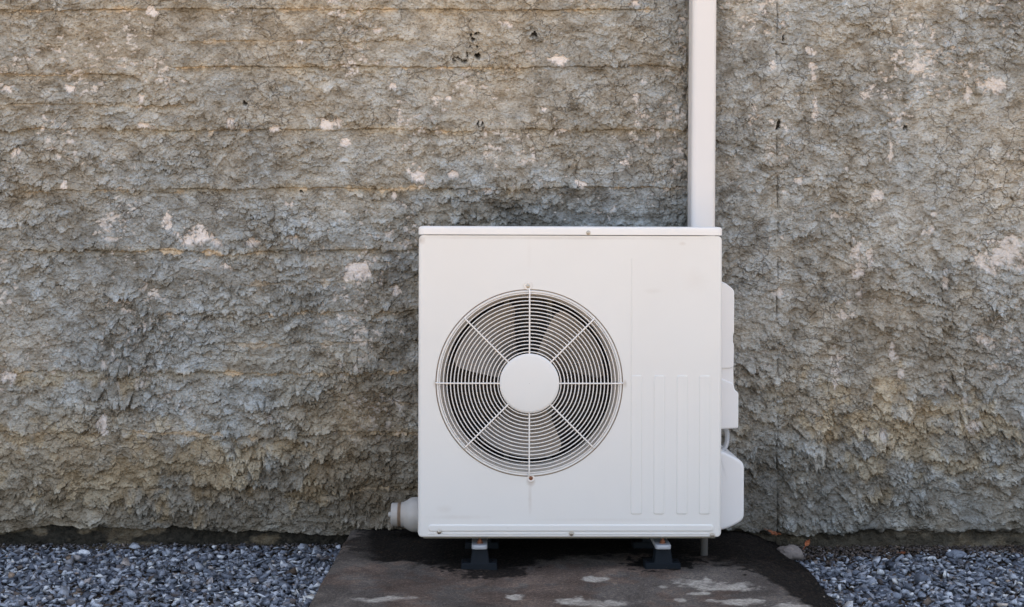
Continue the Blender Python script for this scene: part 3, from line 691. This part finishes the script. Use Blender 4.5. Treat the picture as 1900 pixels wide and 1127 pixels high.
# pressed ribs standing proud of the front sheet
def emboss(bm, x0, x1, z0, z1, rc, hgt=0.0019, sl=0.0018):
    r0 = rrect(x0, x1, z0, z1, rc); r1 = rrect(x0 + sl, x1 - sl, z0 + sl, z1 - sl, max(rc - sl, 0.0003)); r2 = rrect(x0 + 1.7 * sl, x1 - 1.7 * sl, z0 + 1.7 * sl, z1 - 1.7 * sl, max(rc - 1.7 * sl, 0.0002))
    loft(bm, [[(x, 0.0004, z) for x, z in r0], [(x, -hgt * 0.85, z) for x, z in r1], [(x, -hgt, z) for x, z in r2]], True, False, True)
for a, b in ((1169.5, 1191), (1212, 1233), (1254.5, 1276), (1296.5, 1318)):
    emboss(bm, PX(a), PX(b), PZ(955), PZ(696), 0.0048)
emboss(bm, PX(1169.5), PX(1172), PZ(698), PZ(479), 0.001, 0.0010, 0.0008)
emboss(bm, PX(794), PX(1325), PZ(987), PZ(973), 0.008, 0.0026, 0.0022)
emboss(bm, PX(794), PX(809), PZ(991.4), PZ(989), 0.0012, 0.0015, 0.0007)
emboss(bm, PX(821), PX(1053), PZ(991.6), PZ(989), 0.0012, 0.0015, 0.0007)
emboss(bm, PX(1066), PX(1315), PZ(992.2), PZ(989.4), 0.0012, 0.0015, 0.0007)
casing = A('casing', bm, 'sheet', 35)
for p in casing.data.polygons:      # the front sheet itself is flat
    if all(abs(casing.data.vertices[i].co.y) < 1e-6 for i in p.vertices): p.use_smooth = False

bm = bmesh.new()      # lid: tray with rounded front edge
LP = 0.0025
prof = [(0, 0), (0, 0.0125), (0.0006, 0.0150), (0.0026, 0.0172), (0.006, 0.0184), (0.012, 0.0190)]   # (inset, height)
rings = []
for ins, hz in prof:
    x0, x1, y0, y1 = ux0 - 0.001 + ins, ux1 + 0.001 - ins, -LP + ins, UD + LP - ins
    rings.append([(x, y, lidz + 0.0016 + hz) for x, y in rrect(x0, x1, y0, y1, max(0.016 - ins, 0.004), 6)])
loft(bm, rings, True, True, True)
A('lid', bm, 'lid', 50)

bm = bmesh.new()      # rolled ring and bell mouth round the fan opening
lathe(bm, [(FR + 0.004, 0.0045), (FR - 0.0024, 0.0045), (FR - 0.0026, -0.0010), (FR - 0.0032, -0.0022), (FR - 0.0060, -0.0026), (FR - 0.0074, -0.0016), (FR - 0.0080, 0.0010)], (fcx, 0, fcz), 'y', 128)
A('fan_ring', bm, 'white', 50)
bm = bmesh.new()
lathe(bm, [(FR - 0.0078, 0.0014), (FR - 0.0090, 0.0008), (FR - 0.0100, 0.0018), (FR - 0.0104, 0.0022),
           (FR - 0.011, 0.003), (FR - 0.0135, 0.010), (FR - 0.0165, 0.020), (FR - 0.0195, 0.034), (FR - 0.0205, 0.045), (FR - 0.0205, 0.052)], (fcx, 0, fcz), 'y', 128)
MAT['ring'] = paint('shaded_ring_paint', (0.60, 0.55, 0.49), 0.38, 0.4, (0.34, 0.27, 0.19))  # white paint darkened so the bell's shading sits in the colour
A('bell_mouth', bm, 'ring', 50)
bm = bmesh.new(); lathe(bm, [(FR + 0.003, 0.0035), (FR - 0.0024, 0.0030)], (fcx, 0, fcz), 'y', 128); A('ring_groove', bm, 'groove_band', 50)
bm = bmesh.new()      # dark drum added to blacken the interior, and the finned coil
lathe(bm, [(FR - 0.020, 0.050), (FR + 0.01, 0.062), (FR + 0.012, 0.20)], (fcx, 0, fcz), 'y', 96)
A('blackout_drum', bm, 'dark', 50)
bm = bmesh.new(); addbox(bm, ux0 + 0.004, ux1 - 0.10, 0.205, 0.235, uz0 + 0.01, lidz - 0.01); A('coil', bm, 'coil', 0)
bm = bmesh.new()
for cxp in (941, 1024):
    addbox(bm, PX(cxp - 4), PX(cxp + 4), 0.130, 0.142, uz0 + 0.02, lidz - 0.02)
    addbox(bm, PX(cxp - 6), PX(cxp - 4), 0.124, 0.142, uz0 + 0.02, lidz - 0.02)
MAT['olive'] = paint('galvanised_bracket', (0.20, 0.19, 0.155), 0.5, 0.4, (0.12, 0.09, 0.06))
A('motor_bracket', bm, 'olive', 0)

# fan: hub and three broad pitched blades
bm = bmesh.new(); lathe(bm, [(0.0005, 0.040), (0.040, 0.040), (0.050, 0.046), (0.052, 0.060), (0.052, 0.115), (0.001, 0.115)], (fcx, 0, fcz), 'y', 48)
fan = A('fan', bm, 'blade', 40)
for c in (50, 181, 309):
    bm = bmesh.new(); nu, nv = 14, 22; T, B = [], []
    for i in range(nu + 1):
        u = i / nu; rad = 0.048 + (0.1765 - 0.048) * u
        rt, rb = [], []
        span = 62 + 8 * u - 26 * max(0, u - 0.9) * 10 * 0.35
        swp = 10 * (u - 0.3)
        for j in range(nv + 1):
            v = j / nv - 0.5
            cw = R(c + swp + span * v)                  # clockwise from the top
            y = 0.088 + 0.085 * v * (1.15 - 0.35 * u) + 0.010 * (4 * v * v) * (0.5 - v) * 0.8 - 0.012 * u
            x = fcx + rad * math.sin(cw); z = fcz + rad * math.cos(cw)
            rt.append((x, y, z)); rb.append((x, y + 0.0022, z))
        T.append([bm.verts.new(p) for p in rt]); B.append([bm.verts.new(p) for p in rb])
    for i in range(nu):
        for j in range(nv):
            bm.faces.new((T[i][j], T[i + 1][j], T[i + 1][j + 1], T[i][j + 1])); bm.faces.new((B[i][j], B[i][j + 1], B[i + 1][j + 1], B[i + 1][j]))
        for j in (0, nv): bm.faces.new((T[i][j], B[i][j], B[i + 1][j], T[i + 1][j]))
    for i in (0, nu):
        for j in range(nv): bm.faces.new((T[i][j], T[i][j + 1], B[i][j + 1], B[i][j]))
    A('blade', bm, 'blade', 50, fan)

# guard: rings, eight spokes, centre disc
bm = bmesh.new()
for k in range(17):
    rr = (58.5 + 6.72 * k) * 0.0012; yy = -0.0075 + 0.006 * max(0, (rr - 0.17) / 0.04)
    n = 120
    tube(bm, [(fcx + rr * math.cos(2 * math.pi * i / n), yy, fcz + rr * math.sin(2 * math.pi * i / n)) for i in range(n)], 0.00125, 7, True)
for k in range(8):
    a = R(45 * k); r1 = 0.2075 if k % 2 == 0 else 0.2045
    ca, sa = math.cos(a), math.sin(a)
    pts = [(rr, -0.0098) for rr in (0.060, 0.10, 0.15, 0.185)] + [(r1 - 0.008, -0.0088), (r1 - 0.001, -0.0055), (r1, -0.001)]
    tube(bm, [(fcx + q * ca, y, fcz + q * sa) for q, y in pts], 0.0017, 8)
guard = A('fan_grille', bm, 'wire', 60)
bm = bmesh.new(); lathe(bm, [(0.064, -0.0065), (0.0662, -0.0085), (0.0662, -0.0108), (0.0650, -0.0125), (0.060, -0.0134), (0.03, -0.0140), (0.0005, -0.0142)], (fcx, 0, fcz), 'y', 72)
A('centre_disc', bm, 'white', 60, guard)

def screw(px_, py_, r=0.0042, mat='steel', y=0.0):
    bm = bmesh.new(); c = (PX(px_), y, PZ(py_))
    lathe(bm, [(r * 1.25, 0.0005), (r * 1.25, -0.0006), (r, -0.0007), (r * 0.92, -0.0019), (r * 0.55, -0.0027), (0.0002, -0.0029)], c, 'y', 20, True)
    for q in (0, 1):
        L_, W_ = (r * 0.6, r * 0.12) if q else (r * 0.12, r * 0.6)
        addbox(bm, c[0] - L_, c[0] + L_, y - 0.0031, y - 0.0022, c[2] - W_, c[2] + W_)
    return A('screw', bm, mat, 40)
for q in ((815, 987, 0.0040, 'steel', -0.0006), (1060, 990.5, 0.0040, 'steel', -0.0006), (1322, 993.5, 0.0040, 'steel', -0.0006), (1089.5, 432, 0.0040, 'steel', -LP - 0.0002)): screw(*q)
for (sx, sy, mt) in ((978, 531.5, 'steel'), (984.5, 887.5, 'rust')):
    bm = bmesh.new(); c = (PX(sx), 0, PZ(sy))
    lathe(bm, [(0.0083, 0.0006), (0.0082, -0.0016), (0.0072, -0.0022), (0.0058, -0.0016), (0.0048, -0.0010), (0.0003, -0.0010)], c, 'y', 28)
    A('screw_boss', bm, 'wire', 40)
    screw(sx, sy, 0.0036, mt, -0.0012)

# right-hand side covers
def cover(name, pts, y0, y1, bev=0.0035, ydraft=0.0):
    """outline in photograph pixels at depth y0, extruded back, edges rounded"""
    P = [(PX(a, y0), PZ(b, y0)) for a, b in pts]
    n = len(P)
    # outline offset inwards for the rounded front edge
    def inset(dist):
        out = []
        for i in range(n):
            p0, p1, p2 = Vector(P[i - 1]), Vector(P[i]), Vector(P[(i + 1) % n])
            e1 = (p1 - p0).normalized(); e2 = (p2 - p1).normalized()
            n1 = Vector((-e1.y, e1.x)); n2 = Vector((-e2.y, e2.x)); nb = (n1 + n2)
            nb.normalize(); k = dist / max(0.5, nb.dot(n1)); out.append(p1 + nb * k)
        return out
    area = sum(P[i - 1][0] * P[i][1] - P[i][0] * P[i - 1][1] for i in range(n))
    sg = 1 if area > 0 else -1
    bm = bmesh.new(); rings = []
    for k in range(5):
        a = R(90 * k / 4); dd = bev * (1 - math.sin(a)) * sg; y = y0 + bev * (1 - math.cos(a))
        rings.append([(p.x, y, p.y) for p in inset(dd)])
    rings.append([(p[0], y1, p[1]) for p in P])
    vv = loft(bm, rings, True, False, True)
    cx_ = sum(v.co.x for v in vv[0]) / n; cz_ = sum(v.co.z for v in vv[0]) / n
    inner = [bm.verts.new((cx_ + (v.co.x - cx_) * 0.98, y0, cz_ + (v.co.z - cz_) * 0.99)) for v in vv[0]]
    cv = bm.verts.new((cx_, y0, cz_))
    for i in range(n):
        j = (i + 1) % n; bm.faces.new((vv[0][i], vv[0][j], inner[j], inner[i])); bm.faces.new((inner[i], inner[j], cv))
    return A(name, bm, 'plastic', 38)
def smooth_path(pts, r=3, n=3):
    """round the corners of a pixel outline"""
    out = []
    m_ = len(pts)
    for i in range(m_):
        p0, p1, p2 = Vector(pts[i - 1]), Vector(pts[i]), Vector(pts[(i + 1) % m_])
        a = (p0 - p1); b = (p2 - p1); ra = min(r, a.length * 0.4); rb = min(r, b.length * 0.4)
        A_ = p1 + a.normalized() * ra; B_ = p1 + b.normalized() * rb
        for k in range(n + 1):
            t = k / n; q = A_ * (1 - t) ** 2 + p1 * 2 * t * (1 - t) + B_ * t ** 2; out.append((q.x, q.y))
    return out
cover('handle_cover', smooth_path([(1330, 520), (1341, 522), (1351, 528), (1363, 538), (1363, 618), (1361, 621), (1361, 635), (1363, 639), (1362.5, 683), (1330, 686)], 5), 0.075, 0.235)
bm = bmesh.new()       # recessed finger grip between the two covers
rings = []
for yy, t in ((0.079, 0), (0.235, 1)):
    rings.append([(PX(a, 0.075), yy, PZ(b, 0.075)) for a, b in ((1330, 680), (1362, 680), (1362.6, 714), (1330, 714))])
loft(bm, rings, True, True, True); A('finger_grip', bm, 'plastic', 0)
cover('terminal_cover', smooth_path([(1330, 700), (1341, 703), (1356, 709), (1362.5, 712), (1364, 723), (1371.5, 729), (1371.5, 795), (1330, 797)], 4), 0.075, 0.235)
cover('valve_cover', smooth_path([(1330, 836), (1341, 838), (1364, 848), (1382.5, 860), (1382.5, 966), (1352, 982), (1330, 986)], 12, 6), 0.060, 0.240, 0.006)
bm = bmesh.new()       # corrugated conduit looping between the covers
pts = []
for k in range(41):
    t = k / 40; a = R(80 - 170 * t)
    pts.append((PX(1341, 0.12) + 0.0125 * math.cos(a), 0.12, PZ(811, 0.12) + 0.030 * math.sin(a)))
tube(bm, pts, 0.0052, 10)
for p in pts[::2]:
    bmesh.ops.create_icosphere(bm, subdivisions=1, radius=0.0064, matrix=Matrix.Translation(p))
MAT['drain'] = paint('dirty_drain_pipe', (0.09, 0.085, 0.08), 0.6, 0.6, (0.05, 0.04, 0.03))
MAT['conduit'] = paint('grey_conduit', (0.42, 0.43, 0.45), 0.5, 0.3)
A('conduit', bm, 'conduit', 60)

# feet: zinc bracket bolted to a rubber block
def foot(pxc, Y=0.0, lift=0.0):
    c = PX(pxc, 0.0)
    bm = bmesh.new()
    for (wx, y0, y1, z0, z1) in ((0.0405, Y + 0.002, Y + 0.050, 0.0, 0.0145),):
        rings = [[(c + sx, sy, z) for sx, sy in rrect(-w_, w_, y0 + i_, y1 - i_, 0.004, 3)] for z, w_, i_ in ((z0, wx, 0), (z1 - 0.002, wx - 0.0005, 0.0005), (z1, wx - 0.0025, 0.0025))]
        loft(bm, rings, True, True, True)
    for z0, z1, w0, w1 in ((0.012, 0.046, 0.0215, 0.0165),):
        rings = [[(c + 0.0015 + sx, sy, z) for sx, sy in rrect(-w_, w_, Y + a_, Y + 0.048 - a_ * 0.3, 0.004, 3)] for z, w_, a_ in ((z0, w0, 0.004), (z0 + 0.006, w0 - 0.001, 0.006), (z1, w1, 0.009))]
        loft(bm, rings, True, True, True)
    ft = A('foot', bm, 'rubber', 40)
    for sx in (-0.031, 0.031):
        bm = bmesh.new(); lathe(bm, [(0.0005, 0.0160), (0.003, 0.0158), (0.0034, 0.0148), (0.0034, 0.0140)], (c + sx, Y + 0.025, 0), 'z', 14); A('foot_screw', bm, 'dark', 40, ft)
    bm = bmesh.new()
    loft(bm, [[(c + 0.0005 + sx, sy, z) for sx, sy in rrect(-w_, w_, Y - 0.001 + i_, Y + 0.24, 0.008, 4)] for z, w_, i_ in ((0.0462, 0.0170, 0.001), (0.0475, 0.0175, 0), (0.0540, 0.0172, 0), (0.0552, 0.0162, 0.001))], True, True, True)
    br = A('bracket', bm, 'zinc', 40)
    bm = bmesh.new(); bx_ = c + 0.0015; by_ = Y + 0.022
    lathe(bm, [(0.0028, 0.055), (0.0028, 0.078)], (bx_, by_, 0), 'z', 12, True, True)
    lathe(bm, [(0.0075, 0.0553), (0.0075, 0.0566), (0.0003, 0.0567)], (bx_, by_, 0), 'z', 18)
    lathe(bm, [(0.0052, 0.0566), (0.0052, 0.0620), (0.0003, 0.0622)], (bx_, by_, 0), 'z', 6)
    A('bolt', bm, 'rust', 30, br)
foot(889); foot(1231)
foot(893, 0.20); foot(1227, 0.20)
bm = bmesh.new(); lathe(bm, [(0.0080, 0.0), (0.0085, 0.001), (0.0085, 0.085)], (PX(1309, 0.13), 0.13, 0), 'z', 20, True, True); A('drain_pipe', bm, 'drain', 40)
bm = bmesh.new(); addbox(bm, ux0 + 0.012, ux1 - 0.012, 0.012, UD - 0.01, uz0 - 0.004, uz0 + 0.004); A('base_tray', bm, 'olive', 0)
# slight turn of the unit as photographed
ac.rotation_euler = (0, R(-0.18) * -1, R(0.9))

# ------------------------------------------------------------------ pipe trunking on the wall
TY = 0.345
tx = PX(1304.5, TY - 0.03)
bm = bmesh.new(); hw = 0.0300
def trunk_ring(z, dx):
    o = []
    for (x, y) in rrect(-hw, hw, -0.050, 0.030, 0.013, 6): o.append((tx + dx + x, TY + y, z))
    return o
zt = [0.10, 0.6, 1.2, 1.8, 2.6]
loft(bm, [trunk_ring(z, (z - 1.05) * 0.0066) for z in zt], True, True, True)
t_ = mesh_obj('trunking', bm, MAT['trunk'], None, 50)
tag(t_, 'tall white plastic pipe trunking running up the wall behind the unit', 'pipe cover')

# ------------------------------------------------------------------ PVC pipe lying behind the unit
py_ = 0.335; pcz = PZ(955, py_)
s_ = (py_ - CAM_Y) / F
root = empty('pvc_pipe', (PX(760, py_), py_, 0.0), 'dirty white plastic pipe with stepped end cap lying behind the unit at left', 'pipe')
def Pp(name, prof, mat, n=48, cap=True):
    bm = bmesh.new(); lathe(bm, prof, (0, py_, pcz), 'x', n, cap, cap)
    o = mesh_obj(name, bm, MAT[mat], None, 40); return keep(o, root)
X_ = lambda p: PX(p, py_)
Pp('reducer', [(23 * s_, X_(745)), (23 * s_, X_(749)), (25 * s_, X_(753)), (29 * s_, X_(759)), (31.5 * s_, X_(765)), (32 * s_, X_(772)), (32 * s_, X_(830))], 'pvc')
MAT['thread'] = paint('brown_thread_tape', (0.36, 0.27, 0.20), 0.6, 0.6, (0.2, 0.13, 0.08))
Pp('threaded_collar', [(22.4 * s_, X_(738.5))] + [((22.8 if k % 2 else 21.6) * s_, X_(739 + k * 0.85)) for k in range(9)] + [(22 * s_, X_(747))], 'thread')
Pp('end_cap', [(20 * s_, X_(726.5)), (21.5 * s_, X_(727.2)), (21.8 * s_, X_(739.5))], 'pvc')
Pp('nozzle', [(3.6 * s_, X_(720.5)), (4.8 * s_, X_(721.5)), (5.2 * s_, X_(727))], 'pvc', 20)
